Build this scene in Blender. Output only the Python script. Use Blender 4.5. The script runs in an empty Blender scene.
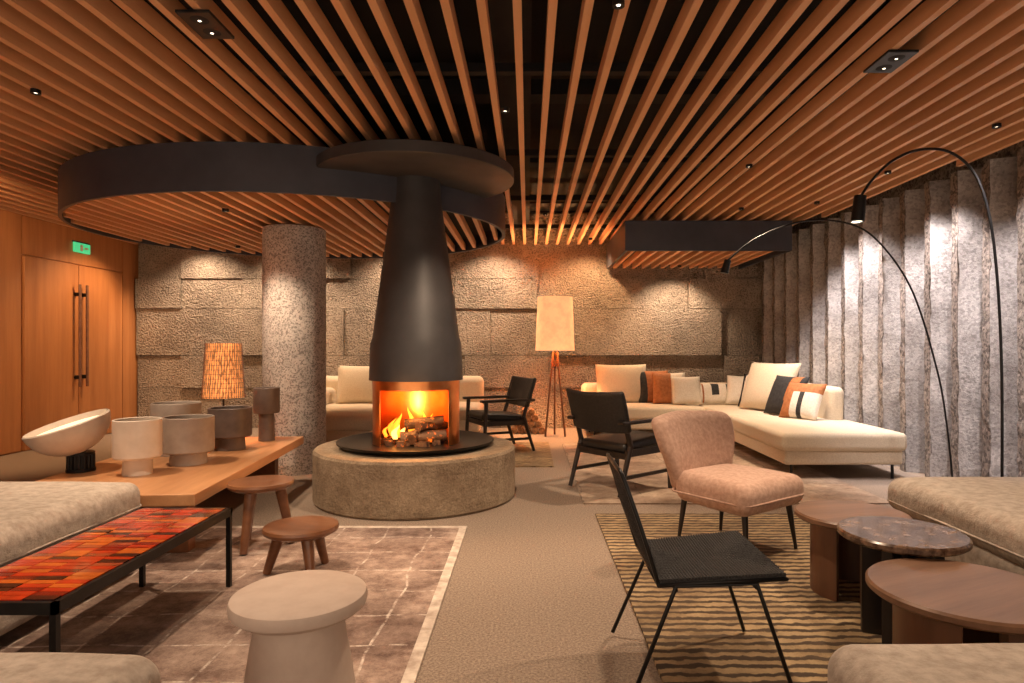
import bpy, bmesh, math, random
from mathutils import Vector, Matrix, Euler, noise
random.seed(7)
S = bpy.context.scene
COL = S.collection
CH = 2.82   # underside of the ceiling slats
RUG = 0.012
FR = RUG + 0.001

# ------------------------------------------------------------------ materials
def new_mat(name):
    m = bpy.data.materials.new(name); m.use_nodes = True
    nt = m.node_tree
    b = nt.nodes["Principled BSDF"]
    return m, nt, b

def coords(nt, scale=(1,1,1), rot=(0,0,0)):
    tc = nt.nodes.new("ShaderNodeTexCoord"); mp = nt.nodes.new("ShaderNodeMapping")
    mp.inputs["Scale"].default_value = scale
    mp.inputs["Rotation"].default_value = rot
    nt.links.new(tc.outputs["Object"], mp.inputs["Vector"])
    return mp.outputs["Vector"]

def ramp(nt, fac, stops):
    r = nt.nodes.new("ShaderNodeValToRGB")
    el = r.color_ramp.elements
    while len(el) < len(stops): el.new(0.5)
    for e, (p, c) in zip(el, stops):
        e.position = p; e.color = (*c, 1)
    nt.links.new(fac, r.inputs["Fac"])
    return r.outputs["Color"]

def ntex(nt, vec, scale, detail=4, rough=0.6):
    n = nt.nodes.new("ShaderNodeTexNoise")
    n.inputs["Scale"].default_value = scale; n.inputs["Detail"].default_value = detail
    n.inputs["Roughness"].default_value = rough
    nt.links.new(vec, n.inputs["Vector"])
    return n.outputs["Fac"]

def add_bump(nt, b, h, strength, dist=0.01):
    bp = nt.nodes.new("ShaderNodeBump")
    bp.inputs["Strength"].default_value = strength; bp.inputs["Distance"].default_value = dist
    nt.links.new(h, bp.inputs["Height"]); nt.links.new(bp.outputs["Normal"], b.inputs["Normal"])

def mul(nt, a, c, fac=1.0):
    mx = nt.nodes.new("ShaderNodeMixRGB"); mx.blend_type = 'MULTIPLY'; mx.inputs[0].default_value = fac
    nt.links.new(a, mx.inputs[1]); nt.links.new(c, mx.inputs[2])
    return mx.outputs[0]

def m_noise(name, c1, c2, scale=20, rough=0.8, metallic=0.0, bump=0.0, dist=0.01, bscale=None,
            stretch=(1,1,1), p=(0.35,0.65), coat=0.0, detail=4, sheen=0.0):
    m, nt, b = new_mat(name)
    v = coords(nt, stretch)
    f = ntex(nt, v, scale, detail)
    nt.links.new(ramp(nt, f, [(p[0], c1), (p[1], c2)]), b.inputs["Base Color"])
    b.inputs["Roughness"].default_value = rough; b.inputs["Metallic"].default_value = metallic
    b.inputs["Coat Weight"].default_value = coat
    b.inputs["Sheen Weight"].default_value = sheen
    if bump: add_bump(nt, b, ntex(nt, v, bscale or scale, 6), bump, dist)
    return m

def m_emit(name, c, s, base=None):
    m, nt, b = new_mat(name)
    b.inputs["Base Color"].default_value = (*(base or c), 1)
    b.inputs["Emission Color"].default_value = (*c, 1); b.inputs["Emission Strength"].default_value = s
    return m

def m_wood(name, c1, c2, axis='Y', scale=6, rough=0.45, coat=0.0):
    st = {'X': (0.12,1,1), 'Y': (1,0.12,1), 'Z': (1,1,0.08)}[axis]
    m, nt, b = new_mat(name)
    v = coords(nt, st)
    f = ntex(nt, v, scale, 8, 0.65)
    nt.links.new(ramp(nt, f, [(0.3, c1), (0.7, c2)]), b.inputs["Base Color"])
    b.inputs["Roughness"].default_value = rough; b.inputs["Coat Weight"].default_value = coat
    add_bump(nt, b, ntex(nt, v, scale*5, 4), 0.15, 0.004)
    return m

M = {}
M['slat'] = m_wood("slat_wood", (0.62,0.31,0.145), (0.82,0.46,0.245), 'Y', 5, 0.5)
M['void'] = m_noise("void_black", (0.003,0.003,0.004), (0.007,0.006,0.006), 5, 0.9)
M['duct'] = m_noise("duct_charcoal", (0.008,0.008,0.010), (0.015,0.014,0.015), 5, 0.8)
M['door'] = m_wood("door_oak", (0.33,0.125,0.042), (0.50,0.215,0.08), 'Z', 7, 0.4)
M['bench'] = m_wood("bench_oak", (0.42,0.19,0.08), (0.62,0.32,0.15), 'Y', 9, 0.38, 0.2)
M['walnut'] = m_wood("walnut", (0.12,0.045,0.02), (0.26,0.11,0.05), 'Y', 10, 0.32, 0.3)
M['walnutZ'] = m_wood("walnut_vertical", (0.085,0.038,0.021), (0.18,0.08,0.043), 'Z', 10, 0.4, 0.1)
M['tabletop'] = m_wood("smoked_oak", (0.125,0.062,0.034), (0.24,0.128,0.075), 'X', 12, 0.38, 0.1)
M['darkwood'] = m_wood("dark_wood", (0.012,0.009,0.008), (0.03,0.02,0.016), 'Z', 12, 0.4)
M['steel'] = m_noise("blackened_steel", (0.040,0.037,0.038), (0.060,0.055,0.056), 3, 0.5, 0.15, 0.05, 0.002, 30)
M['band'] = m_noise("band_steel", (0.040,0.042,0.058), (0.062,0.064,0.082), 2, 0.45, 0.15)
M['black'] = m_noise("black_metal", (0.008,0.008,0.009), (0.015,0.014,0.014), 20, 0.4, 0.4)
M['leather'] = m_noise("black_leather", (0.010,0.010,0.011), (0.024,0.022,0.022), 60, 0.42, 0, 0.3, 0.003, 150)
M['rope'] = m_noise("woven_rope", (0.010,0.009,0.010), (0.034,0.031,0.031), 120, 0.75, 0, 0.8, 0.006, 160)
M['copper'] = m_noise("copper", (0.80,0.27,0.08), (0.95,0.42,0.16), 4, 0.28, 1.0)
M['cream'] = m_noise("cream_boucle", (0.60,0.49,0.36), (0.72,0.61,0.46), 90, 0.95, 0, 0.5, 0.006, 160, sheen=0.1)
M['greige'] = m_noise("greige_velvet", (0.36,0.295,0.24), (0.53,0.455,0.385), 25, 0.9, 0, 0.5, 0.008, 60, sheen=0.1)
M['pink'] = m_noise("dusty_pink_wool", (0.44,0.27,0.20), (0.58,0.38,0.29), 40, 0.95, 0, 0.4, 0.005, 140, sheen=0.1)
M['white'] = m_noise("ceramic_cream", (0.62,0.53,0.44), (0.70,0.61,0.52), 8, 0.5)
M['stoolpink'] = m_noise("terracotta_chalk", (0.50,0.39,0.325), (0.56,0.45,0.38), 12, 0.7, 0, 0.1, 0.003, 60)
M['taupe'] = m_noise("taupe_ceramic", (0.34,0.28,0.235), (0.43,0.36,0.305), 8, 0.55)
M['darkpot'] = m_noise("dark_ceramic", (0.095,0.068,0.058), (0.14,0.10,0.085), 8, 0.5)
M['pillowbrown'] = m_noise("cushion_rust", (0.30,0.10,0.03), (0.44,0.165,0.055), 30, 0.8)
M['pillowblack'] = m_noise("cushion_black", (0.012,0.011,0.012), (0.03,0.028,0.028), 30, 0.8)
M['pillowwhite'] = m_noise("cushion_white", (0.66,0.58,0.48), (0.76,0.69,0.60), 60, 0.9, 0, 0.3, 0.004, 120)
M['marble'] = m_noise("brown_marble", (0.045,0.022,0.013), (0.27,0.17,0.11), 18, 0.25, 0, 0, p=(0.42,0.70), detail=14, coat=0.15)

def m_concrete(name, ca, cb, pit=0.5, vs=55, bump=0.7, nsc=5, bs=45, bd=0.02):
    m, nt, b = new_mat(name)
    v = coords(nt)
    f1 = ntex(nt, v, nsc, 8, 0.7)
    c1 = ramp(nt, f1, [(0.3, ca), (0.7, cb)])
    vo = nt.nodes.new("ShaderNodeTexVoronoi"); vo.inputs["Scale"].default_value = vs
    nt.links.new(v, vo.inputs["Vector"])
    bw = nt.nodes.new("ShaderNodeRGBToBW"); nt.links.new(vo.outputs["Color"], bw.inputs[0])
    sp = ramp(nt, bw.outputs[0], [(0.25, (0.35,0.33,0.32)), (0.45, (0.92,0.92,0.92)), (0.80, (1.2,1.18,1.15))])
    nt.links.new(mul(nt, c1, sp, pit), b.inputs["Base Color"])
    b.inputs["Roughness"].default_value = 0.9
    add_bump(nt, b, ntex(nt, v, bs, 10, 0.7), bump, bd)
    return m
M['column'] = m_concrete("aggregate_concrete", (0.36,0.325,0.295), (0.53,0.485,0.45), 0.8, 85, 0.6, 5)
M['hearth'] = m_concrete("hearth_concrete", (0.22,0.15,0.092), (0.54,0.42,0.29), 0.25, 90, 1.0, 3.5, 30, 0.03)
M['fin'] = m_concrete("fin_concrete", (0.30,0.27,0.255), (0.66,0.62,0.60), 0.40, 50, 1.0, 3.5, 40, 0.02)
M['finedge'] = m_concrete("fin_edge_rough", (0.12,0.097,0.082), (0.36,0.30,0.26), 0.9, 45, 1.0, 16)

# hammered stone wall
m, nt, b = new_mat("hammered_stone")
v = coords(nt)
vo = nt.nodes.new("ShaderNodeTexVoronoi"); vo.inputs["Scale"].default_value = 46; vo.feature = 'SMOOTH_F1'
nt.links.new(v, vo.inputs["Vector"])
nz = ntex(nt, v, 30, 8, 0.75)
ad = nt.nodes.new("ShaderNodeMath"); ad.operation = 'ADD'
nt.links.new(vo.outputs["Distance"], ad.inputs[0]); nt.links.new(nz, ad.inputs[1])
st = ramp(nt, ad.outputs[0], [(0.5,(0.15,0.112,0.085)), (0.95,(0.48,0.39,0.31))])
pt_ = ramp(nt, ntex(nt, v, 1.1, 3), [(0.4,(0.66,0.64,0.62)), (0.62,(1.05,1.03,1))])
nt.links.new(mul(nt, st, pt_), b.inputs["Base Color"])
b.inputs["Roughness"].default_value = 0.9
add_bump(nt, b, ad.outputs[0], 1.0, 0.045)
M['stone'] = m

# carpet
m, nt, b = new_mat("carpet")
v = coords(nt)
nt.links.new(ramp(nt, ntex(nt, v, 90, 6, 0.8), [(0.38,(0.165,0.118,0.086)), (0.66,(0.44,0.345,0.27))]), b.inputs["Base Color"])
b.inputs["Roughness"].default_value = 1.0
add_bump(nt, b, ntex(nt, v, 200, 3), 0.5, 0.01)
M['carpet'] = m

def m_gridrug(name, dark, light, line, bw=0.42, rh=0.30, lo=0.42, hi=0.60):
    m, nt, b = new_mat(name)
    v = coords(nt)
    f = ntex(nt, v, 5.5, 14, 0.85)
    base = ramp(nt, f, [(lo, dark), (hi, light)])
    patch = ramp(nt, ntex(nt, v, 1.6, 3), [(0.40,(0.68,0.62,0.60)), (0.60,(1.08,1.05,1.02))])
    base = mul(nt, base, patch)
    nv = nt.nodes.new("ShaderNodeTexNoise"); nv.inputs["Scale"].default_value = 2.2
    nt.links.new(v, nv.inputs["Vector"])
    vm = nt.nodes.new("ShaderNodeVectorMath"); vm.operation = 'MULTIPLY_ADD'
    vm.inputs[1].default_value = (0.10,0.10,0)
    nt.links.new(nv.outputs["Color"], vm.inputs[0]); nt.links.new(v, vm.inputs[2])
    br = nt.nodes.new("ShaderNodeTexBrick")
    br.offset = 0.0; br.inputs["Scale"].default_value = 1.0
    br.inputs["Mortar Size"].default_value = 0.009; br.inputs["Mortar Smooth"].default_value = 0.7
    br.inputs["Brick Width"].default_value = bw; br.inputs["Row Height"].default_value = rh
    br.inputs["Color1"].default_value = (0,0,0,1); br.inputs["Color2"].default_value = (0,0,0,1)
    br.inputs["Mortar"].default_value = (1,1,1,1)
    nt.links.new(vm.outputs[0], br.inputs["Vector"])
    fd = ramp(nt, ntex(nt, v, 12, 8, 0.8), [(0.45,(0.0,0.0,0.0)), (0.62,(0.9,0.9,0.9))])
    mx = nt.nodes.new("ShaderNodeMixRGB"); nt.links.new(mul(nt, br.outputs["Color"], fd), mx.inputs[0])
    nt.links.new(base, mx.inputs[1]); mx.inputs[2].default_value = (*line, 1)
    nt.links.new(mx.outputs[0], b.inputs["Base Color"])
    b.inputs["Roughness"].default_value = 0.95
    b.inputs["Sheen Weight"].default_value = 0.1
    add_bump(nt, b, ntex(nt, v, 90, 4), 0.4, 0.006)
    return m
M['rugL'] = m_gridrug("rug_mauve_grid", (0.145,0.085,0.066), (0.50,0.385,0.32), (0.80,0.70,0.61), 0.30, 0.30, 0.40, 0.62)
M['rugR2'] = m_gridrug("rug_beige_grid", (0.20,0.125,0.08), (0.52,0.41,0.31), (0.08,0.05,0.035), 0.5, 0.45, 0.35, 0.6)
M['rugborder'] = m_noise("rug_border", (0.42,0.33,0.27), (0.72,0.63,0.54), 14, 0.95, detail=12)

m, nt, b = new_mat("rug_striped")
v = coords(nt)
w = nt.nodes.new("ShaderNodeTexWave"); w.bands_direction = 'Y'; w.inputs["Scale"].default_value = 5.0
w.inputs["Distortion"].default_value = 3.0; w.inputs["Detail"].default_value = 6; w.inputs["Detail Scale"].default_value = 3.0
nt.links.new(v, w.inputs["Vector"])
f2 = ntex(nt, v, 2.2, 8, 0.75)
base = ramp(nt, f2, [(0.38,(0.19,0.125,0.065)), (0.62,(0.46,0.33,0.18))])
dk = ramp(nt, f2, [(0.38,(0.075,0.047,0.028)), (0.62,(0.045,0.028,0.019))])
mxx = nt.nodes.new("ShaderNodeMixRGB")
nt.links.new(ramp(nt, w.outputs["Fac"], [(0.42,(0,0,0)), (0.72,(0.97,0.97,0.97))]), mxx.inputs[0])
nt.links.new(base, mxx.inputs[1]); nt.links.new(dk, mxx.inputs[2])
nt.links.new(mxx.outputs[0], b.inputs["Base Color"])
b.inputs["Roughness"].default_value = 0.95
add_bump(nt, b, w.outputs["Fac"], 0.4, 0.006)
M['rugR'] = m

# lamp shades
def m_shade(name, c, e, scale=(60,60,4), dark=0.55):
    m, nt, b = new_mat(name)
    v = coords(nt, scale)
    f = ntex(nt, v, 3, 4)
    col = ramp(nt, f, [(0.35, tuple(x*dark for x in c)), (0.62, c)])
    nt.links.new(col, b.inputs["Base Color"]); nt.links.new(col, b.inputs["Emission Color"])
    b.inputs["Emission Strength"].default_value = e; b.inputs["Roughness"].default_value = 0.9
    return m
M['shade'] = m_shade("fabric_shade", (1.0,0.52,0.22), 0.85, (3,3,3), 0.85)
M['shade2'] = m_shade("string_shade", (1.0,0.36,0.10), 1.0, (30,30,5), 0.2)
M['taccia'] = m_emit("reflector_white", (1.0,0.80,0.58), 0.8)
M['bulb'] = m_emit("bulb", (1.0,0.85,0.65), 4)
M['flame'] = m_emit("flame", (1.0,0.27,0.02), 2.0)
M['flame2'] = m_emit("flame_core", (1.0,0.52,0.12), 3.0)
M['exit'] = m_emit("exit_green", (0.10,0.9,0.35), 0.6, (0.05,0.3,0.12))
m, nt, b = new_mat("charred_log")
v = coords(nt)
f = ntex(nt, v, 14, 6, 0.7)
nt.links.new(ramp(nt, f, [(0.3,(0.02,0.012,0.01)), (0.7,(0.08,0.04,0.025))]), b.inputs["Base Color"])
nt.links.new(ramp(nt, f, [(0.58,(0,0,0)), (0.68,(1.0,0.16,0.01))]), b.inputs["Emission Color"])
b.inputs["Emission Strength"].default_value = 2; add_bump(nt, b, f, 1, 0.02)
M['log'] = m
M['firewood'] = m_noise("firewood", (0.10,0.05,0.025), (0.34,0.18,0.09), 25, 0.9, 0, 0.6, 0.01, 40)
TILE = [m_noise("tile_%d" % i, tuple(x*0.6 for x in c), c, 14, 0.16, coat=0.3, p=(0.3,0.6)) for i, c in enumerate(
    [(0.60,0.045,0.010), (0.30,0.018,0.008), (0.72,0.15,0.02), (0.05,0.010,0.007), (0.42,0.08,0.03)])]

# ------------------------------------------------------------------ geometry helpers
def link(o, parent=None):
    COL.objects.link(o)
    if parent is not None: o.parent = parent
    return o

def grp(name, loc=(0,0,0), rz=0.0):
    e = bpy.data.objects.new(name, None); e.empty_display_size = 0.1
    e.location = loc; e.rotation_euler = (0,0,math.radians(rz))
    return link(e)

def from_bm(name, bm, mat, parent=None, loc=(0,0,0), rot=(0,0,0), smooth=False):
    me = bpy.data.meshes.new(name)
    bmesh.ops.recalc_face_normals(bm, faces=bm.faces)
    bm.to_mesh(me); bm.free()
    for x in (mat if isinstance(mat, list) else [mat]): me.materials.append(x)
    if smooth:
        for p in me.polygons: p.use_smooth = True
    o = bpy.data.objects.new(name, me)
    o.location = loc; o.rotation_euler = tuple(math.radians(a) for a in rot)
    return link(o, parent)

def addbox(bm, x0, x1, y0, y1, z0, z1, mi=0):
    vs = [bm.verts.new((x,y,z)) for z in (z0,z1) for y in (y0,y1) for x in (x0,x1)]
    for f in ((0,1,3,2),(4,5,7,6),(0,1,5,4),(2,3,7,6),(0,2,6,4),(1,3,7,5)):
        fc = bm.faces.new([vs[i] for i in f]); fc.material_index = mi
    return vs

def box(name, b6, mat, parent=None, bevel=0.0, loc=(0,0,0), rot=(0,0,0)):
    bm = bmesh.new(); addbox(bm, *b6)
    if bevel: bmesh.ops.bevel(bm, geom=list(bm.edges), offset=bevel, segments=2, affect='EDGES', profile=0.5)
    return from_bm(name, bm, mat, parent, loc, rot)

def lathe(name, prof, mat, parent=None, loc=(0,0,0), segs=64, a0=0.0, a1=360.0, rot=(0,0,0), smooth=True, sx=1, sy=1):
    bm = bmesh.new(); full = abs(a1-a0) >= 359.9
    n = segs if full else segs+1
    rings = []
    for r, z in prof:
        if r <= 1e-6 and full:
            rings.append([bm.verts.new((0,0,z))]); continue
        rings.append([bm.verts.new((sx*r*math.cos(math.radians(a0+(a1-a0)*i/segs)), sy*r*math.sin(math.radians(a0+(a1-a0)*i/segs)), z)) for i in range(n)])
    for a, c in zip(rings, rings[1:]):
        cnt = segs
        for i in range(cnt):
            j = (i+1) % n if full else i+1
            if len(a) == 1 and len(c) == 1: continue
            if len(a) == 1: bm.faces.new((a[0], c[j], c[i]))
            elif len(c) == 1: bm.faces.new((a[i], a[j], c[0]))
            else: bm.faces.new((a[i], a[j], c[j], c[i]))
    if not full and len(prof) > 2:
        for k in (0, -1):
            try: bm.faces.new([r[k] for r in rings])
            except Exception: pass
    o = from_bm(name, bm, mat, parent, loc, rot, smooth)
    if smooth:
        md = o.modifiers.new("es", 'EDGE_SPLIT'); md.split_angle = math.radians(35)
    return o

def rod(name, p, q, r1, mat, parent=None, r2=None, segs=14):
    r2 = r1 if r2 is None else r2
    p = Vector(p); q = Vector(q); d = q-p; L = d.length
    bm = bmesh.new()
    bmesh.ops.create_cone(bm, cap_ends=True, segments=segs, radius1=r1, radius2=r2, depth=L)
    mtx = Matrix.Translation((p+q)/2) @ d.to_track_quat('Z','Y').to_matrix().to_4x4()
    bmesh.ops.transform(bm, matrix=mtx, verts=bm.verts)
    o = from_bm(name, bm, mat, parent, smooth=True)
    md = o.modifiers.new("es", 'EDGE_SPLIT'); md.split_angle = math.radians(40)
    return o

def catmull(pts, n=8, cyc=False):
    P = [Vector(p) for p in pts]; out = []
    N = len(P); rng = N if cyc else N-1
    for i in range(rng):
        if cyc: a,b_,c,d = P[(i-1)%N],P[i],P[(i+1)%N],P[(i+2)%N]
        else: a,b_,c,d = P[max(i-1,0)],P[i],P[i+1],P[min(i+2,N-1)]
        for k in range(n):
            t = k/n
            out.append(0.5*((2*b_)+(-a+c)*t+(2*a-5*b_+4*c-d)*t*t+(-a+3*b_-3*c+d)*t**3))
    if not cyc: out.append(P[-1])
    return out

def sweep(bm, P, r, segs=8, cyc=False):
    N = len(P); rings = []; prev = None
    for i in range(N):
        if cyc: t = P[(i+1)%N]-P[i-1]
        else: t = P[min(i+1,N-1)]-P[max(i-1,0)]
        t.normalize()
        if prev is None:
            prev = t.orthogonal().normalized()
        prev = (prev - t*prev.dot(t)).normalized(); bn = t.cross(prev)
        rings.append([bm.verts.new(P[i] + r*(math.cos(2*math.pi*k/segs)*prev + math.sin(2*math.pi*k/segs)*bn)) for k in range(segs)])
    for i in range(N if cyc else N-1):
        a, c = rings[i], rings[(i+1)%N]
        for k in range(segs): bm.faces.new((a[k], a[(k+1)%segs], c[(k+1)%segs], c[k]))
    if not cyc:
        bm.faces.new(rings[0]); bm.faces.new(rings[-1])

def tube(name, pts, r, mat, parent=None, n=8, cyc=False, smooth_path=True):
    bm = bmesh.new()
    P = catmull(pts, n, cyc) if smooth_path else [Vector(p) for p in pts]
    sweep(bm, P, r, 8, cyc)
    return from_bm(name, bm, mat, parent, smooth=True)

def soft(name, size, loc, mat, parent=None, r=0.06, puff=0.0, rot=(0,0,0), deform=None, n=10, wr=0.004, piping=None):
    """rounded upholstered block, loc = centre"""
    h = [s/2 for s in size]; r = min(r, min(h)*0.98)
    def cl(hh):
        inner = hh-r; ed = [r*math.tan(math.radians(a)) for a in (11,22,33,45)]
        e = [inner + x for x in ed]
        mid = [-inner + 2*inner*i/n for i in range(n+1)]
        return [-x for x in reversed(e)] + mid + e
    C = [cl(x) for x in h]
    bm = bmesh.new(); vd = {}
    def V(i, j, k):
        key = (i,j,k)
        if key in vd: return vd[key]
        p = Vector((C[0][i], C[1][j], C[2][k]))
        q = Vector([max(-(h[a]-r), min(h[a]-r, p[a])) for a in range(3)])
        d = p-q
        if d.length > 1e-9: p = q + d.normalized()*r
        if puff:
            u = 1-(p.x/h[0])**2; w = 1-(p.y/h[1])**2
            p.z += (1 if p.z > 0 else -0.3)*puff*max(u,0)**0.6*max(w,0)**0.6*(abs(p.z)/h[2])
        if wr:
            nn = noise.noise(Vector((p.x*5+loc[0]*3, p.y*5+loc[1]*3, p.z*5)))
            p += p.normalized()*nn*wr*2
        if deform: p = deform(p)
        vd[key] = bm.verts.new(p); return vd[key]
    L = [len(c) for c in C]
    for k in (0, L[2]-1):
        for i in range(L[0]-1):
            for j in range(L[1]-1): bm.faces.new((V(i,j,k),V(i+1,j,k),V(i+1,j+1,k),V(i,j+1,k)))
    for j in (0, L[1]-1):
        for i in range(L[0]-1):
            for k in range(L[2]-1): bm.faces.new((V(i,j,k),V(i+1,j,k),V(i+1,j,k+1),V(i,j,k+1)))
    for i in (0, L[0]-1):
        for j in range(L[1]-1):
            for k in range(L[2]-1): bm.faces.new((V(i,j,k),V(i,j+1,k),V(i,j+1,k+1),V(i,j,k+1)))
    if piping is not None:
        zz, pr = piping, 0.007
        pts = []
        for cx, cy, a0 in ((h[0]-r,h[1]-r,0),(-h[0]+r,h[1]-r,90),(-h[0]+r,-h[1]+r,180),(h[0]-r,-h[1]+r,270)):
            for k in range(5):
                a = math.radians(a0+22.5*k); pts.append(Vector((cx+(r-0.002)*math.cos(a), cy+(r-0.002)*math.sin(a), zz)))
        sweep(bm, pts, pr, 6, True)
    return from_bm(name, bm, mat, parent, loc, rot, True)

def pillow(name, w, hgt, t, loc, rot, mats, parent=None, stripe=None):
    n = 16; bm = bmesh.new()
    def pt(i, j, s):
        u = -1+2*i/n; v_ = -1+2*j/n
        th = t/2*((1-abs(u)**2.6)*(1-abs(v_)**2.6))**0.5
        return (u*w/2*(1-0.05*(1-v_*v_)), s*th, v_*hgt/2*(1-0.05*(1-u*u)))
    fr = {}
    for s in (1,-1):
        for i in range(n+1):
            for j in range(n+1):
                edge = i in (0,n) or j in (0,n)
                if s == -1 and edge: fr[(i,j,s)] = fr[(i,j,1)]
                else: fr[(i,j,s)] = bm.verts.new(pt(i,j,s))
    for s in (1,-1):
        for i in range(n):
            for j in range(n):
                f = bm.faces.new((fr[(i,j,s)],fr[(i+1,j,s)],fr[(i+1,j+1,s)],fr[(i,j+1,s)]))
                if stripe: f.material_index = stripe((i+0.5)/n, (j+0.5)/n)
    return from_bm(name, bm, mats, parent, loc, rot, True)

# ------------------------------------------------------------------ room shell
LX = -6.05
def wallx(y): return 3.64 + (9.9-y)*0.075     # right wall line
box("floor", (LX-0.2, 5.2, -1.6, 10.2, -0.1, 0.0), M['carpet'])
box("ceiling", (LX-0.2, 5.2, -1.6, 10.2, 3.35, 3.45), M['void'])
ceil = bpy.data.objects["ceiling"]
# back wall: relief blocks of hammered stone
bm = bmesh.new(); addbox(bm, LX-0.2, 4.2, 9.98, 10.15, 0.0, 3.35)
z = 0.0
rows = [0.62, 0.5, 0.72, 0.46, 0.6, 0.4]
for ri, rh in enumerate(rows):
    x = LX+0.02
    while x < 3.6:
        w_ = random.choice([0.7,0.95,1.3,1.6]); x2 = min(x+w_, 3.7)
        d = random.choice([0.0,0.02,0.05,0.085])
        addbox(bm, x+0.004, x2-0.004, 9.90-d, 9.98, z+0.004, min(z+rh,3.3)-0.004)
        x = x2
    z += rh
    if z > 3.2: break
from_bm("wall_back", bm, M['stone'])
# left wall with timber panelling
bm = bmesh.new(); addbox(bm, LX-0.2, LX, -1.6, 9.98, 0.0, 3.35)
for y0, y1 in ((-1.5,1.2),(1.2,3.0),(3.0,5.2),(5.2,7.62),(9.52,9.80)):
    addbox(bm, LX, LX+0.02, y0+0.006, y1-0.006, 0.02, CH+0.1)
addbox(bm, LX, LX+0.02, 7.626, 9.514, 2.36, CH+0.1)
from_bm("wall_left", bm, M['door'])
dg = grp("door_1", (LX+0.001, 8.57, 0))
for i, (a, c) in enumerate(((-0.92,-0.006),(0.006,0.92))):
    box("leaf_%d" % i, (0.0, 0.035, a, c, 0.01, 2.34), M['door'], dg, 0.003)
for i, yy in enumerate((-0.07, 0.07)):
    rod("handle_%d" % i, (0.10, yy, 0.72), (0.10, yy, 2.08), 0.018, M['walnut'], dg)
    for zz in (0.85, 1.95): rod("standoff", (0.03, yy, zz), (0.10, yy, zz), 0.026, M['black'], dg)
ex = grp("exit_sign", (LX+0.025, 8.62, 2.58))
box("sign_body", (0, 0.03, -0.15, 0.15, -0.065, 0.065), M['exit'], ex, 0.005)
box("sign_frame", (0.0, 0.02, -0.16, 0.16, 0.065, 0.08), M['black'], ex)
box("sign_figure", (0.03, 0.033, -0.05, 0.0, -0.04, 0.04), M['pillowwhite'], ex)
box("sign_arrow", (0.03, 0.033, 0.03, 0.10, -0.012, 0.012), M['pillowwhite'], ex)

# right wall with sawtooth fins
fins = bmesh.new()
vs = [fins.verts.new(p) for p in ((wallx(10.1)+0.14,10.1,0),(wallx(-1.6)+0.14,-1.6,0),(wallx(-1.6)+0.35,-1.6,0),(wallx(10.1)+0.35,10.1,0))]
f = fins.faces.new(vs); f.material_index = 1
r_ = bmesh.ops.extrude_face_region(fins, geom=[f])
bmesh.ops.translate(fins, vec=(0,0,3.35), verts=[g for g in r_['geom'] if isinstance(g, bmesh.types.BMVert)])
for f in fins.faces: f.material_index = 1
def prism(pts, mi, z1=CH-0.002, jitter=0.0):
    nz_ = 32 if jitter else 1
    rings = []
    for k in range(nz_+1):
        ring = []
        for j, p in enumerate(pts):
            q = Vector((p[0], p[1], z1*k/nz_))
            if jitter: q += Vector((noise.noise(Vector((q.x*9,q.y*9,q.z*9)))*jitter, noise.noise(Vector((q.x*9+7,q.y*9,q.z*9)))*jitter, 0))
            ring.append(fins.verts.new(q))
        rings.append(ring)
    n = len(pts)
    for a_, b_ in zip(rings, rings[1:]):
        for k in range(n):
            ff = fins.faces.new((a_[k],a_[(k+1)%n],b_[(k+1)%n],b_[k])); ff.material_index = mi
    for rg in (rings[0], rings[-1]):
        ff = fins.faces.new(rg); ff.material_index = mi
y = -1.2
while y < 9.5:
    wx = wallx(y)
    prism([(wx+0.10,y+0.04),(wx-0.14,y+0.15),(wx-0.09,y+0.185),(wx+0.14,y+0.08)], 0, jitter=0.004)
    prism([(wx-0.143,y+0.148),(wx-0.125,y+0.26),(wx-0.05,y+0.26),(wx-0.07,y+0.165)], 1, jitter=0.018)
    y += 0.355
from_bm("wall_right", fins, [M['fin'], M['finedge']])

# ceiling slats
bm = bmesh.new(); x = LX+0.06
while x < 4.5:
    ymax = 9.80 if x < 3.3 else max(-1.0, 9.9-(x+0.22-3.64)/0.075)
    addbox(bm, x-0.020, x+0.020, -1.5, min(ymax, 9.80), CH, CH+0.095)
    x += 0.165
from_bm("ceiling_slats", bm, M['slat'], ceil)
bm = bmesh.new()
for yy in (0.5,2.2,3.9,5.6,7.3,9.0): addbox(bm, LX+0.02, 3.4, yy-0.03, yy+0.03, CH+0.096, CH+0.15)
for xx in (-3.2, -0.1, 2.2): addbox(bm, xx-0.12, xx+0.12, 0.2, 9.6, CH+0.2, CH+0.42)
for yy in (1.3,2.6,4.7,6.4,8.2): addbox(bm, LX+0.1, 3.3, yy-0.09, yy+0.09, CH+0.25, CH+0.36)
from_bm("ceiling_battens", bm, M['duct'], ceil)

# suspended oval drum
dr = grp("suspended_drum", (-2.4, 6.75, 0))
RX, RY = 2.16, 1.87
lathe("steel_band", [(1.0,2.44),(1.0,CH-0.003),(0.985,CH-0.003),(0.985,2.44),(1.0,2.44)], M['band'], dr, sx=RX, sy=RY, segs=128)
lathe("soffit", [(0,2.60),(0.984,2.60),(0.984,2.62),(0,2.62)], M['void'], dr, sx=RX, sy=RY, segs=96)
bm = bmesh.new(); x = -2.02
while x < 2.10:
    yy = RY*0.98*math.sqrt(max(0,1-(x/(RX*0.98))**2))
    if yy > 0.1: addbox(bm, x-0.02, x+0.02, -yy, yy, 2.455, 2.53)
    x += 0.145
from_bm("drum_slats", bm, M['slat'], dr)

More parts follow.
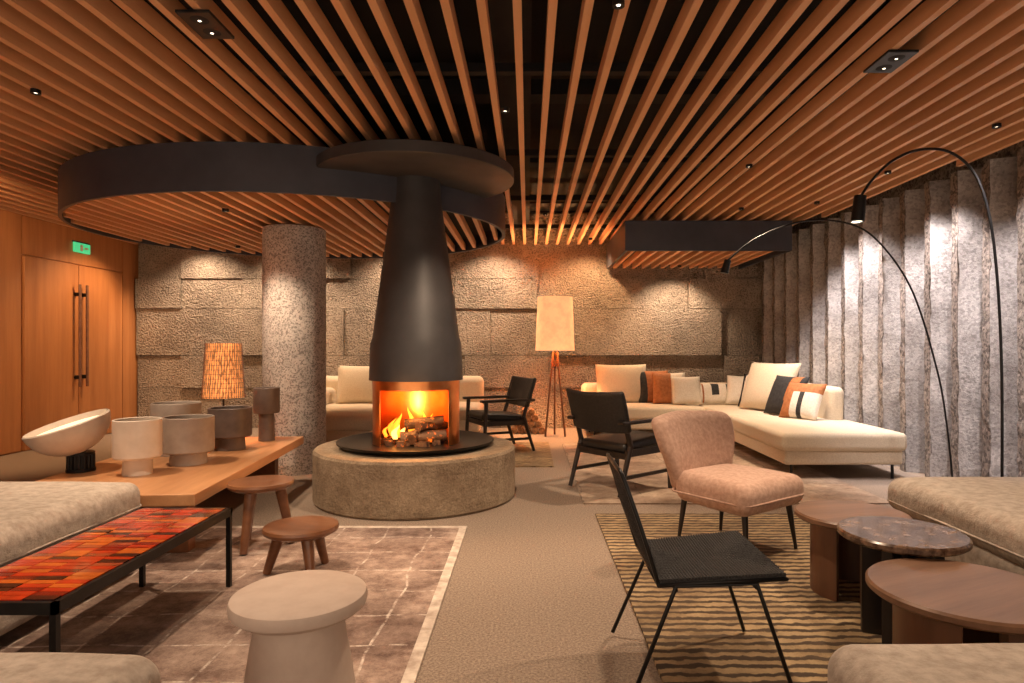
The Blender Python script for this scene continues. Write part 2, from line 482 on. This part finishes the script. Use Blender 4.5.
# dropped bulkhead on the right
bk = grp("dropped_bulkhead", (0,0,0))
box("front_fascia", (1.20, 3.26, 7.90, 7.94, 2.44, CH-0.01), M['band'], bk)
box("side_fascia", (1.20, 1.24, 7.94, 9.80, 2.44, CH-0.01), M['band'], bk)
box("end_fascia", (3.22, 3.26, 7.94, 9.80, 2.44, CH-0.01), M['band'], bk)
box("soffit", (1.24, 3.22, 7.94, 9.80, 2.56, 2.60), M['void'], bk)
bm = bmesh.new(); x = 1.32
while x < 3.2:
    addbox(bm, x-0.02, x+0.02, 7.95, 9.78, 2.45, 2.53); x += 0.145
from_bm("soffit_slats", bm, M['slat'], bk)

# ------------------------------------------------------------------ column & fireplace
lathe("concrete_column", [(0,0),(0.305,0),(0.305,2.438),(0,2.438)], M['column'], None, (-2.37,6.5,0), 64)

fp = grp("fireplace", (-0.945, 5.42, 0))
lathe("hearth_base", [(0,0),(0.82,0),(0.835,0.02),(0.835,0.40),(0.82,0.42),(0.50,0.42),(0.0,0.42)], M['hearth'], fp, segs=96)
lathe("fire_tray", [(0.0,0.425),(0.60,0.425),(0.65,0.455),(0.655,0.47),(0.64,0.47),(0.58,0.445),(0,0.445)], M['black'], fp, segs=96)
lathe("copper_guard", [(0.352,0.446),(0.362,0.446),(0.362,0.97),(0.352,0.97),(0.352,0.446)], M['copper'], fp, a0=-90+6+50, a1=-90+6+310, segs=64)
lathe("copper_rim", [(0.35,0.90),(0.364,0.90),(0.364,0.985),(0.35,0.985),(0.35,0.90)], M['copper'], fp)
lathe("hood", [(0.376,0.975),(0.392,0.975),(0.380,1.28),(0.362,1.33),(0.205,2.52),(0.20,2.66),(0.19,2.66),(0.19,2.5),(0.35,1.33),(0.376,0.975)], M['steel'], fp, segs=96)
lathe("canopy_disc", [(0,2.65),(0.81,2.65),(0.825,2.66),(0.825,2.74),(0.81,2.75),(0,2.75)], M['steel'], fp, segs=96)
lathe("canopy_collar", [(0.3,2.75),(0.3,CH-0.003),(0,CH-0.003)], M['steel'], fp)
for i, (p, q, r) in enumerate((((-0.10,-0.18,0.50),(0.27,-0.12,0.52),0.055), ((-0.14,0.08,0.50),(0.24,-0.10,0.50),0.05),
        ((0.0,-0.24,0.50),(0.10,0.15,0.60),0.045), ((-0.08,-0.06,0.60),(0.24,-0.06,0.64),0.045), ((0.05,-0.20,0.60),(0.24,0.06,0.58),0.04))):
    rod("log_%d" % i, p, q, r, M['log'], fp, r*0.85)
bm = bmesh.new()
for i in range(70):
    a = random.random()*6.28; rr = random.random()**0.5*0.28; s = random.uniform(0.012,0.03)
    addbox(bm, rr*math.cos(a)-s, rr*math.cos(a)+s, rr*math.sin(a)-s, rr*math.sin(a)+s, 0.446, 0.446+s*1.5)
from_bm("embers", bm, M['log'], fp)
def flame(x, y, z, r, h, mat):
    bm = bmesh.new(); n = 10; K = 12; rings = []
    ph = random.random()*6
    for k in range(K+1):
        t = k/K; rad = r*(math.sin(math.pi*min(1,t*0.82+0.18))**0.9)*(1-t*0.55)+0.001
        if k == K: rad = 0.001
        ox = 0.035*math.sin(ph+t*5)*t; oy = 0.03*math.cos(ph*1.3+t*4)*t
        rings.append([bm.verts.new((ox+rad*math.cos(6.283*i/n), oy+0.6*rad*math.sin(6.283*i/n), t*h)) for i in range(n)])
    for a, c in zip(rings, rings[1:]):
        for i in range(n): bm.faces.new((a[i],a[(i+1)%n],c[(i+1)%n],c[i]))
    from_bm("flame", bm, mat, fp, (x,y,z), smooth=True)
for x, y, r, h in ((-0.20,-0.02,0.05,0.15),(-0.14,-0.10,0.06,0.20),(-0.05,0.02,0.05,0.24),(0.05,0.04,0.045,0.22),(0.14,0.06,0.045,0.18),(-0.24,-0.08,0.03,0.10)):
    flame(x, y, 0.50, r*0.65, h, M['flame'])
for x, y, r, h in ((-0.15,-0.14,0.03,0.12),(-0.08,-0.10,0.03,0.10)):
    flame(x, y, 0.49, r, h, M['flame2'])

# ------------------------------------------------------------------ rugs
def rug(name, b4, mat, border=None):
    g = grp(name)
    x0,x1,y0,y1 = b4
    box("pile", (x0,x1,y0,y1,0.0,RUG), mat, g)
    if border:
        box("border_side", (x1, x1+border, y0, y1+border, 0.0, RUG), M['rugborder'], g)
        box("border_end", (x0, x1, y1, y1+border, 0.0, RUG), M['rugborder'], g)
    return g
rug("area_rug", (-3.6,-0.47,0.6,4.38), M['rugL'], 0.05)
rug("striped_rug", (0.50,3.3,0.6,4.76), M['rugR'])
rug("beige_rug", (0.44,2.9,5.08,8.2), M['rugR2'])
rug("hearth_rug", (-0.75,0.27,6.65,8.35), M['rugR'])

# ------------------------------------------------------------------ bench with pots & lamps
bn = grp("low_wood_bench", (-2.42, 4.72, FR), 5.0)
BZ = 0.42
box("top_plank", (-0.70,0.44,-1.15,1.20,BZ-0.07-FR,BZ-FR), M['bench'], bn, 0.006)
for yy in (-0.85,0.85): box("support", (-0.50,0.30,yy-0.05,yy+0.05,0.0,BZ-0.07-FR), M['walnut'], bn, 0.004)
box("rail", (-0.06,0.0,-0.8,0.8,0.22,BZ-0.07-FR), M['walnut'], bn)

def pot(name, x, y, r, h, mat, split=0.35, fr=0.72, z=BZ+0.001, foot=None):
    g = grp(name, (x,y,z))
    zs = h*split
    lathe("foot", [(0,0),(r*fr,0),(r*fr,0.01),(r*fr*0.95,zs),(0,zs)], foot or mat, g)
    lathe("body", [(0,zs),(r*0.93,zs),(r,zs+0.012),(r,h-0.004),(r-0.006,h),(r-0.014,h-0.004),(r-0.016,zs+0.03),(0,zs+0.03)], mat, g)
pot("ceramic_vase", -2.55, 4.18, 0.142, 0.36, M['white'], 0.30, 0.62)
pot("ceramic_vase", -2.72, 4.95, 0.175, 0.40, M['taupe'], 0.35, 0.7)
pot("ceramic_vase", -2.42, 4.56, 0.17, 0.335, M['taupe'], 0.25, 0.72)
pot("ceramic_vase", -2.42, 5.20, 0.165, 0.34, M['darkpot'], 0.30, 0.7)
pot("ceramic_vase", -2.32, 5.68, 0.11, 0.47, M['darkpot'], 0.52, 0.62)

# sculptural reflector lamp
tl = grp("reflector_table_lamp", (-2.99, 4.28, BZ+0.001))
lathe("ribbed_base", [(0,0),(0.085,0),(0.085,0.02),(0.07,0.025),(0.07,0.11),(0.08,0.115),(0.08,0.13),(0,0.13)], M['black'], tl)
for k in range(18):
    a = k*20*math.pi/180
    rod("rib", (0.074*math.cos(a),0.074*math.sin(a),0.022),(0.074*math.cos(a),0.074*math.sin(a),0.115),0.007,M['black'],tl,segs=6)
prof = []
for k in range(15):
    t = k/14*math.pi*0.47; prof.append((0.25*math.sin(t)/math.sin(math.pi*0.47), 0.21*(1-math.cos(t))/(1-math.cos(math.pi*0.47))))
prof2 = [(max(r-0.008,0), z_+0.008) for r, z_ in reversed(prof)]
lathe("reflector_bowl", prof+prof2, M['white'], tl, (-0.01,0,0.122), rot=(12,-14,0))
lathe("diffuser", [(0,0.160),(0.232,0.180)], M['taccia'], tl, (-0.01,0,0.122), rot=(12,-14,0))

# string shade lamp
sl = grp("table_lamp", (-2.72, 5.72, BZ+0.001))
lathe("lamp_base", [(0,0),(0.09,0),(0.09,0.02),(0.02,0.04),(0.02,0.30),(0.0,0.30)], M['walnutZ'], sl)
lathe("lamp_stem", [(0.008,0.3),(0.008,0.80)], M['black'], sl)
lathe("lamp_shade", [(0.145,0.86),(0.175,0.38),(0.171,0.38),(0.141,0.86),(0.145,0.86)], M['shade2'], sl)
bm = bmesh.new()
for k in range(48):
    a = k*7.5*math.pi/180
    sweep(bm, [Vector((0.179*math.cos(a),0.179*math.sin(a),0.375)),Vector((0.149*math.cos(a+0.14),0.149*math.sin(a+0.14),0.865))],0.0025,5)
for k in range(12):
    zz = 0.39+0.04*k; rr = 0.179-0.030*(zz-0.375)/0.49
    sweep(bm, [Vector((rr*math.cos(t*math.pi/18),rr*math.sin(t*math.pi/18),zz)) for t in range(36)],0.0018,5,True)
from_bm("shade_strings", bm, M['walnut'], sl)

# ------------------------------------------------------------------ wooden three-legged stools
def stool(x, y, z, R, rz, z0=FR):
    g = grp("wooden_stool", (x,y,z0), rz)
    lathe("seat", [(0,z-0.05),(R-0.03,z-0.05),(R-0.005,z-0.035),(R,z-0.02),(R-0.005,z-0.006),(R-0.03,z-0.003),(0.08,z-0.010),(0,z-0.012)], M['walnut'], g)
    for k in range(3):
        a = k*2*math.pi/3
        rod("leg_%d" % k, (0.92*R*math.cos(a),0.92*R*math.sin(a),0.006),(0.55*R*math.cos(a),0.55*R*math.sin(a),z-0.04),0.022,M['walnut'],g,0.034)
stool(-1.66, 3.98, 0.41, 0.195, 20)
stool(-1.24, 3.50, 0.27, 0.20, 65)

# ------------------------------------------------------------------ mushroom side table
ms = grp("mushroom_side_table", (-0.71, 1.99, FR))
lathe("body", [(0,0),(0.185,0),(0.19,0.015),(0.17,0.16),(0.148,0.30),(0.136,0.375),(0.140,0.408),(0.155,0.418),(0.185,0.423),(0.202,0.437),(0.206,0.455),(0.201,0.472),(0.185,0.480),(0,0.482)], M['stoolpink'], ms, segs=80)

# ------------------------------------------------------------------ tile coffee table
ct = grp("tile_coffee_table", (-1.77, 2.70, FR))
W, L_, T = 0.235, 0.62, 0.405
for n_, b6 in (("rail_l",(-W,-W+0.018,-L_,L_,T-0.04,T)),("rail_r",(W-0.018,W,-L_,L_,T-0.04,T)),("rail_f",(-W,W,-L_,-L_+0.018,T-0.04,T)),("rail_b",(-W,W,L_-0.018,L_,T-0.04,T))):
    box(n_, b6, M['black'], ct)
box("deck", (-W+0.018,W-0.018,-L_+0.018,L_-0.018,T-0.025,T-0.012), M['black'], ct)
bm = bmesh.new(); cols = 4; rws = 11
dx = (2*W-0.04)/cols; dy = (2*L_-0.04)/rws
for i in range(cols):
    for j in range(rws):
        x0 = -W+0.02+i*dx; y0 = -L_+0.02+j*dy
        for s in range(3):
            addbox(bm, x0+0.002, x0+dx-0.002, y0+0.002+s*dy/3, y0+(s+1)*dy/3-(0.003 if s == 2 else 0.0008), T-0.012, T+0.002+random.random()*0.0015, random.choice([0,0,0,1,2,2,3,4]))
from_bm("ceramic_tiles", bm, TILE, ct)
for sx in (-1,1):
    for sy in (-1,1):
        box("leg", (sx*(W-0.011)-0.011,sx*(W-0.011)+0.011,sy*(L_-0.011)-0.011,sy*(L_-0.011)+0.011,0,T-0.04), M['black'], ct)

# ------------------------------------------------------------------ lounge sofas (near)
def daybed(name, cx, cy, sx, sy, z0=FR, back=None, top=0.52):
    g = grp(name, (cx,cy,z0))
    soft("base", (sx-0.04, sy-0.04, 0.26), (0,0,0.05+0.13), M['greige'], g, 0.05, wr=0.002)
    soft("seat_cushion", (sx, sy, 0.19), (0,0,top-0.095-0.02), M['greige'], g, 0.07, 0.025, wr=0.006, piping=-0.035)
    for a in (-1,1):
        for c in (-1,1): rod("foot", (a*(sx/2-0.1),c*(sy/2-0.1),0),(a*(sx/2-0.1),c*(sy/2-0.1),0.07),0.02,M['black'],g)
    if back:
        soft("backrest", back[0], back[1], M['greige'], g, 0.09, wr=0.006)
    return g
daybed("lounge_sofa", -2.76, 2.66, 1.30, 1.76, back=((0.25,1.76,0.42),(-0.50,0,0.62)))
daybed("lounge_sofa", 2.71, 2.93, 1.25, 1.66, top=0.50, back=((0.25,1.66,0.42),(0.48,0,0.60)))
daybed("ottoman", -1.57, 1.22, 1.22, 1.0, top=0.455)
daybed("ottoman", 1.50, 1.25, 1.40, 1.0, top=0.465)

# ------------------------------------------------------------------ round side tables
def rtable(name, x, y, z, R, topmat, basemat, rz, kind=0):
    g = grp(name, (x,y,FR), rz)
    lathe("top", [(0,z-0.035),(R-0.012,z-0.035),(R,z-0.025),(R,z-0.008),(R-0.008,z),(0,z)], topmat, g, segs=72)
    if kind == 0:
        rb = R*0.72
        for k in range(3):
            lathe("base_shell_%d" % k, [(rb-0.03,0),(rb,0),(rb,z-0.035),(rb-0.03,z-0.035),(rb-0.03,0)], basemat, g, a0=k*120, a1=k*120+88, segs=20)
    else:
        rb = R*0.62
        for k in range(3):
            a = k*60
            box("base_fin_%d" % k, (-rb,rb,-0.022,0.022,0,z-0.035), basemat, g, 0.004, rot=(0,0,a))
        lathe("base_core", [(0,0),(0.07,0),(0.07,z-0.035),(0,z-0.035)], basemat, g, segs=24)
rtable("round_side_table", 1.64, 3.24, 0.40, 0.27, M['tabletop'], M['walnutZ'], 15, 0)
rtable("marble_side_table", 1.60, 2.74, 0.45, 0.25, M['marble'], M['darkwood'], 40, 1)
rtable("round_side_table", 1.52, 2.22, 0.405, 0.31, M['tabletop'], M['walnutZ'], 25, 0)

# ------------------------------------------------------------------ wire / rope chair
wc = grp("rope_lounge_chair", (0.665, 2.50, FR), 0)
SB = [(-0.20,-0.23,0.39),(0.24,-0.26,0.425),(0.24,0.26,0.425),(-0.20,0.23,0.39)]
tube("seat_frame", SB+[SB[0]], 0.008, M['black'], wc, smooth_path=False)
def dseat(p):
    u = (p.x+0.22)/0.44
    p = p.copy(); p.y *= 0.9+0.12*u; p.z += 0.035*u - 0.02*(1-(p.y/0.26)**2)*math.sin(math.pi*min(1,max(0,u)))
    return p
soft("woven_seat", (0.44,0.51,0.022), (0.02,0,0.395), M['rope'], wc, 0.010, deform=dseat, wr=0.0)
bm = bmesh.new()
for k in range(26):
    yy = -0.235+0.47*k/25
    sweep(bm, [Vector((-0.20,yy*0.95,0.41)),Vector((0.0,yy,0.408)),Vector((0.24,yy*1.08,0.44))],0.006,6)
for k in range(40):
    xx = -0.19+0.42*k/39; u = (xx+0.2)/0.44
    sweep(bm, [Vector((xx,-0.23-0.03*u,0.408+0.035*u)),Vector((xx,0,0.400+0.03*u)),Vector((xx,0.23+0.03*u,0.408+0.035*u))],0.005,6)
from_bm("seat_cords", bm, M['rope'], wc)
tube("back_frame", [(-0.20,-0.22,0.39),(-0.25,-0.235,0.55),(-0.32,-0.20,0.76),(-0.335,-0.12,0.79),(-0.335,0.12,0.79),(-0.32,0.20,0.76),(-0.25,0.235,0.55),(-0.20,0.22,0.39)], 0.008, M['black'], wc, n=6)
bm = bmesh.new()
for k in range(24):
    t = -1+2*k/23
    pts = [Vector((-0.20,0.21*t,0.40)),Vector((-0.235-0.02*(1-t*t),0.225*t,0.52)),Vector((-0.285-0.02*(1-t*t),0.205*t,0.66)),Vector((-0.33,0.17*t,0.785-0.01*t*t))]
    sweep(bm, catmull(pts,4), 0.0045, 6)
from_bm("back_cords", bm, M['rope'], wc)
for sy in (-1,1):
    tube("side_leg", [(-0.30,sy*0.26,0.008),(-0.14,sy*0.235,0.39),(0.14,sy*0.25,0.405),(0.27,sy*0.27,0.008)], 0.0085, M['black'], wc, smooth_path=False)
tube("cross_bar", [(-0.14,-0.235,0.375),(-0.14,0.235,0.375)],0.007,M['black'],wc,smooth_path=False)
tube("cross_bar", [(0.14,-0.25,0.39),(0.14,0.25,0.39)],0.007,M['black'],wc,smooth_path=False)

# ------------------------------------------------------------------ pink slipper chair
pc = grp("pink_slipper_chair", (1.28, 4.0, FR), -54)
def dps(p):
    p = p.copy(); u = (p.x+0.3)/0.6
    p.y *= 0.86+0.16*u
    return p
soft("seat_cushion", (0.58,0.62,0.18), (0.03,0,0.36), M['pink'], pc, 0.07, 0.02, deform=dps, wr=0.004, piping=-0.02)
def dpb(p):
    p = p.copy(); t = (p.z+0.26)/0.52
    p.y *= 0.74+0.46*math.sin(min(1,max(0,t))*math.pi*0.5)
    p.x += -0.14*t*t + 0.50*p.y*p.y*(0.4+0.6*t)
    p.z -= 0.22*p.y*p.y*(t>0.5)*t
    return p
soft("backrest", (0.11,0.62,0.50), (-0.26,0,0.56), M['pink'], pc, 0.05, deform=dpb, wr=0.004, n=14)
for sx, sy in ((0.24,0.22),(0.24,-0.22),(-0.22,0.19),(-0.22,-0.19)):
    rod("leg", (sx*1.15,sy*1.12,0.002),(sx,sy,0.29),0.010,M['darkwood'],pc,0.02)

# ------------------------------------------------------------------ black armchairs
def armchair(x, y, z0, rz):
    g = grp("black_armchair", (x,y,z0), rz)     # faces +X
    mt = M['darkwood']
    for sy in (-1,1):
        rod("front_leg", (0.30,sy*0.31,0),(0.27,sy*0.30,0.60),0.020,mt,g,0.024)
        rod("rear_leg", (-0.34,sy*0.29,0.006),(-0.20,sy*0.29,0.42),0.018,mt,g,0.024)
        rod("rear_post", (-0.20,sy*0.29,0.40),(-0.33,sy*0.28,0.80),0.024,mt,g,0.018)
        box("armrest", (-0.34,0.34,sy*0.30-0.035,sy*0.30+0.035,0.595,0.625), mt, g, 0.01)
        box("side_rail", (-0.25,0.30,sy*0.28-0.014,sy*0.28+0.014,0.32,0.38), mt, g, 0.004)
        box("low_stretcher", (-0.30,0.29,sy*0.29-0.012,sy*0.29+0.012,0.14,0.17), mt, g, 0.004)
    box("front_rail", (0.26,0.29,-0.28,0.28,0.32,0.37), mt, g, 0.004)
    box("rear_rail", (-0.25,-0.22,-0.28,0.28,0.30,0.35), mt, g, 0.004)
    soft("seat_cushion", (0.54,0.52,0.08), (0.03,0,0.405), M['leather'], g, 0.035, 0.015, rot=(0,-5,0))
    def db(p):
        p = p.copy(); p.x -= 0.06*(1-(p.y/0.33)**2) ; return p
    soft("back_panel", (0.045,0.66,0.36), (-0.29,0,0.70), M['leather'], g, 0.02, rot=(0,-17,0), deform=db, wr=0.003)
armchair(0.82, 5.66, FR+0.002, 40)
armchair(-0.36, 7.72, FR+0.002, 205)

# ------------------------------------------------------------------ sectional sofa
so = grp("sectional_sofa", (0,0,0))
soft("chaise_base", (1.12,3.1,0.14), (2.97,7.56,0.21), M['cream'], so, 0.03, wr=0.001)
soft("chaise_cushion", (1.18,1.55,0.17), (2.97,6.76,0.355), M['cream'], so, 0.045, 0.015, wr=0.003)
soft("corner_cushion", (1.16,1.95,0.17), (2.96,8.55,0.355), M['cream'], so, 0.045, 0.015, wr=0.003)
soft("rear_base", (1.60,0.95,0.14), (1.58,9.05,0.21), M['cream'], so, 0.03, wr=0.001)
soft("rear_cushion", (1.62,0.98,0.17), (1.58,9.05,0.355), M['cream'], so, 0.045, 0.015, wr=0.003)
soft("back_right", (0.18,2.45,0.42), (3.40,8.25,0.60), M['cream'], so, 0.07, rot=(0,2,0), wr=0.004)
soft("back_rear", (2.56,0.24,0.34), (2.07,9.50,0.55), M['cream'], so, 0.08, wr=0.004)
for x, y in ((2.50,6.08),(3.46,6.08),(2.5,8.5),(0.9,8.65),(0.9,9.4),(3.4,9.4),(3.42,7.6)):
    rod("foot", (x,y,FR if x<2.9 and y<8.2 else 0),(x,y,0.16),0.014,M['black'],so)
def st3(a, b_):
    return lambda u, v_: 1 if a < u < b_ else 0
def cush(name, x, y, z, w, h, tilt, rz, mats, stripe=None, t=0.16, parent=None):
    return pillow(name, w, h, t, (x,y,z), (tilt,0,rz), mats, parent, stripe)
SZ = 0.45
cp = grp("scatter_cushions", (0,0,0))
W_, B_, R_, C_ = M['pillowwhite'], M['pillowblack'], M['pillowbrown'], M['cream']
cush("large_cream", 1.34, 9.20, SZ+0.27, 0.74, 0.58, -14, 0, [C_], t=0.20, parent=cp)
cush("rust_black", 1.80, 9.18, SZ+0.23, 0.48, 0.48, -16, 8, [R_,B_], st3(0.0,0.25), parent=cp)
cush("rust_white", 1.98, 9.00, SZ+0.22, 0.46, 0.46, -18, -6, [R_,W_], st3(0.55,1.0), parent=cp)
cush("cream_square", 2.20, 8.88, SZ+0.20, 0.42, 0.40, -20, 4, [W_], parent=cp)
cush("lumbar_white", 2.44, 8.94, SZ+0.15, 0.40, 0.30, -20, 0, [W_,R_], st3(0.42,0.52), parent=cp)
cush("lumbar_pattern", 2.70, 8.92, SZ+0.15, 0.42, 0.30, -20, -4, [W_,B_], lambda u,v_: 1 if (0.1<u<0.35 and v_>0.4) or abs(u-0.65)<0.04 else 0, parent=cp)
cush("rust_corner", 2.94, 8.74, SZ+0.21, 0.46, 0.42, -20, -28, [W_,R_], st3(0.80,1.0), parent=cp)
cush("white_square", 3.02, 8.45, SZ+0.22, 0.46, 0.46, -22, -48, [W_,B_], st3(0.0,0.12), parent=cp)
cush("large_cream_leaning", 3.02, 8.02, SZ+0.31, 0.76, 0.64, -22, -60, [C_], t=0.22, parent=cp)
cush("black_rust", 3.04, 7.54, SZ+0.23, 0.54, 0.50, -24, -70, [B_,R_], lambda u,v_: 1 if (0.60<u<0.85 and v_>0.3) else 0, parent=cp)
cush("rust_patterned", 3.06, 7.14, SZ+0.20, 0.48, 0.44, -26, -58, [W_,R_,B_], lambda u,v_: 1 if v_>0.66 or u < 0.3 else (2 if abs(u-0.55)<0.06 else 0), parent=cp)

# sofa at the back left
sb = grp("back_sofa", (-1.85, 9.05, 0))
soft("base", (2.4,0.92,0.18), (0,0,0.19), M['cream'], sb, 0.05)
soft("seat_left", (1.2,0.95,0.18), (-0.6,0,0.35), M['cream'], sb, 0.07, 0.02)
soft("seat_right", (1.2,0.95,0.18), (0.6,0,0.35), M['cream'], sb, 0.07, 0.02)
soft("chaise_base", (0.95,1.2,0.18), (-0.45,-1.0,0.19), M['cream'], sb, 0.05)
soft("chaise_seat", (1.0,1.25,0.18), (-0.45,-1.0,0.35), M['cream'], sb, 0.07, 0.02)
soft("backrest", (2.4,0.24,0.45), (0,0.38,0.60), M['cream'], sb, 0.09)
soft("armrest", (0.26,0.9,0.28), (-1.07,0,0.52), M['cream'], sb, 0.09)
for a in (-1,1):
    for c in (-1,1): rod("foot", (a*1.1,c*0.38,0),(a*1.1,c*0.38,0.12),0.015,M['black'],sb)
for a in (-0.85,-0.05): rod("foot", (a,-1.5,0),(a,-1.5,0.12),0.015,M['black'],sb)
cp2 = grp("back_sofa_cushions", (0,0,0))
cush("cream_left", -2.35, 9.05, SZ+0.27, 0.70, 0.56, -16, 4, [C_], t=0.22, parent=cp2)
cush("cream_right", -1.55, 9.08, SZ+0.22, 0.56, 0.46, -16, -5, [C_], t=0.2, parent=cp2)

# firewood stack
fw = grp("firewood_stack", (0.0, 9.35, 0))
for r_i, cnt in enumerate((5,4,3,2)):
    for k in range(cnt):
        xx = (k-(cnt-1)/2)*0.10; zz = 0.05+r_i*0.086
        rod("split_log", (xx,-0.18+random.uniform(-.02,.02),zz),(xx,0.18,zz),0.049,M['firewood'],fw,0.045,9)

# ------------------------------------------------------------------ tripod floor lamp
fl = grp("tripod_floor_lamp", (0.38, 9.0, 0))
lathe("lamp_shade", [(0.245,1.95),(0.275,1.20),(0.270,1.20),(0.240,1.95),(0.245,1.95)], M['shade'], fl)
rod("lamp_stem", (0,0,0.95),(0,0,1.5),0.012,M['black'],fl)
lathe("hub", [(0,0.98),(0.04,0.98),(0.04,1.06),(0,1.06)], M['walnutZ'], fl, segs=20)
for k in range(3):
    a = math.radians(k*120+90)
    rod("tripod_leg_%d" % k, (0.16*math.cos(a),0.16*math.sin(a),0),(0.03*math.cos(a),0.03*math.sin(a),1.18),0.014,M['walnutZ'],fl,0.014)

# ------------------------------------------------------------------ arc lamps
a1 = grp("arc_floor_lamp", (3.48, 4.70, 0))
lathe("base", [(0,0),(0.16,0),(0.16,0.03),(0,0.035)], M['black'], a1)
tube("arc_stem", [(0.0,0,0.03),(0.0,0,1.0),(-0.03,0,1.7),(-0.09,0,2.2),(-0.20,0,2.52),(-0.38,0,2.68),(-0.60,0,2.70),(-0.80,0,2.62),(-0.95,0,2.48),(-1.04,0,2.35)], 0.010, M['black'], a1)
rod("lamp_head", (-1.04,0,2.36),(-1.06,0,2.17),0.042,M['black'],a1,0.048)
lathe("bulb_face", [(0,2.168),(0.04,2.168)], M['bulb'], a1, (-1.06,0,0))
a2 = grp("arc_floor_lamp", (3.58, 5.38, 0))
lathe("base", [(0,0),(0.13,0),(0.13,0.03),(0,0.035)], M['black'], a2)
tube("arc_stem", [(0.0,0,0.03),(-0.06,0,0.6),(-0.14,0,1.05),(-0.34,0,1.70),(-0.60,0,2.10),(-0.86,0,2.28),(-1.25,0,2.31),(-1.65,0,2.17),(-1.90,0,1.98)], 0.008, M['black'], a2)
rod("lamp_head", (-1.90,0,1.98),(-1.93,0,1.87),0.028,M['black'],a2,0.034)

# ------------------------------------------------------------------ downlights, several added only to light seating, walls and column
def lamp(name, kind, loc, energy, color, size=0.05, spot=90, blend=0.7, parent=None):
    ld = bpy.data.lights.new(name, kind); ld.energy = energy; ld.color = color
    if kind == 'SPOT': ld.spot_size = math.radians(spot); ld.spot_blend = blend; ld.shadow_soft_size = size
    elif kind == 'POINT': ld.shadow_soft_size = size
    o = bpy.data.objects.new(name, ld); o.location = loc; link(o, parent)
    return o
WARM = (1.0,0.60,0.30); NEU = (1.0,0.74,0.51); COOL = (1.0,0.90,0.88)
def downlight(x, y, tgt, e, c, z=CH, spot=85, big=False):
    g = grp("spotlight", (x,y,z-0.002))
    if big:
        box("housing", (-0.08,0.08,-0.13,0.13,-0.015,-0.0), M['black'], g, 0.003)
        for yy in (-0.06,0.06):
            lathe("lens", [(0,-0.019),(0.022,-0.019),(0.042,-0.015)], M['duct'], g, (0,yy,0), segs=20)
            lathe("led", [(0,-0.020),(0.008,-0.020)], M['bulb'], g, (0,yy,0), segs=12)
    else:
        lathe("housing", [(0,-0.001),(0.028,-0.001),(0.028,-0.025),(0.020,-0.025),(0.018,-0.019),(0,-0.019)], M['black'], g, segs=20)
        lathe("lens", [(0,-0.0195),(0.010,-0.0195)], M['bulb'], g, segs=16)
    lamp("spot_beam", 'SPOT', (0,-0.0,-0.05), e, c, 0.05, spot, parent=g).rotation_euler = (Vector(tgt)-Vector((x,y,z-0.05))).to_track_quat('-Z','Y').to_euler()
K = 2.2
downlight(-1.56, 3.1, (-1.7,2.9,0.4), 95*K, NEU, big=True)
downlight(0.41, 2.9, (0.6,2.8,0), 70*K, NEU)
downlight(1.98, 3.5, (1.7,2.8,0.3), 85*K, NEU, big=True)
downlight(1.90, 5.5, (1.4,5.0,0), 105*K, NEU)
downlight(-0.15, 4.2, (-0.4,4.9,0.3), 95*K, NEU)
downlight(-3.0, 3.9, (-2.6,4.5,0.4), 90*K, NEU)  # added fixture, only there to brighten the bench and pots
downlight(-1.2, 1.4, (-1.2,2.2,0.2), 35*K, NEU)
downlight(2.4, 7.2, (2.9,7.4,0.4), 140*K, NEU)  # added fixture to brighten the sectional sofa
downlight(0.2, 7.5, (0.7,7.6,0), 80*K, NEU)
downlight(-4.7, 5.2, (-6.0,7.4,1.1), 110*K, WARM, spot=90)
downlight(-5.0, 8.9, (-6.0,8.6,1.0), 70*K, WARM, spot=100)
for x in (-4.9,-3.6,-2.0,-0.5,0.9):  # added washers that brighten the stone back wall
    downlight(x, 9.2, (x,9.9,1.2), 60*K, NEU if x < 0 else WARM, spot=120)
downlight(2.2, 9.3, (2.2,9.9,1.2), 50*K, NEU, z=2.44, spot=110)  # added washer for the back wall below the bulkhead
for y in (3.3,4.5,5.7,6.9):  # added washers that brighten the fin wall
    downlight(wallx(y)-0.75, y, (wallx(y)+0.0,y+0.3,1.1), 105*K, COOL, spot=90)
downlight(-2.6, 5.5, (-2.4,6.0,0.9), 70*K, NEU, z=2.44)  # added under the drum to put light on the column
downlight(-3.4, 7.5, (-3.4,8.8,0.6), 60*K, WARM, z=2.44)

lamp("fire_light", 'POINT', (0,-0.10,0.74), 7, (1.0,0.36,0.08), 0.08, parent=fp)
lamp("fire_spill", 'POINT', (0.02,-0.46,0.70), 16, (1.0,0.42,0.12), 0.05, parent=fp)
lamp("floor_lamp_bulb", 'POINT', (0,0,1.6), 190, (1.0,0.52,0.21), 0.06, parent=fl)
lamp("table_lamp_bulb", 'POINT', (0,0,0.62), 22, (1.0,0.5,0.2), 0.05, parent=sl)

# ------------------------------------------------------------------ world, camera
w = bpy.data.worlds.new("World"); S.world = w; w.use_nodes = True
w.node_tree.nodes["Background"].inputs[0].default_value = (1.0,0.77,0.57,1)
w.node_tree.nodes["Background"].inputs[1].default_value = 1.3
cd = bpy.data.cameras.new("cam"); cd.sensor_width = 36; cd.lens = 640/1024*36
cd.shift_x = -16/1024; cd.shift_y = 5.5/1024; cd.clip_end = 60
cam = bpy.data.objects.new("cam", cd); cam.location = (0,0,1.25); cam.rotation_euler = (math.radians(90),0,0)
link(cam); S.camera = cam
try:
    S.view_settings.view_transform = 'Standard'
    S.view_settings.look = 'None'
    S.view_settings.exposure = 0.0
except Exception as e: print(e)
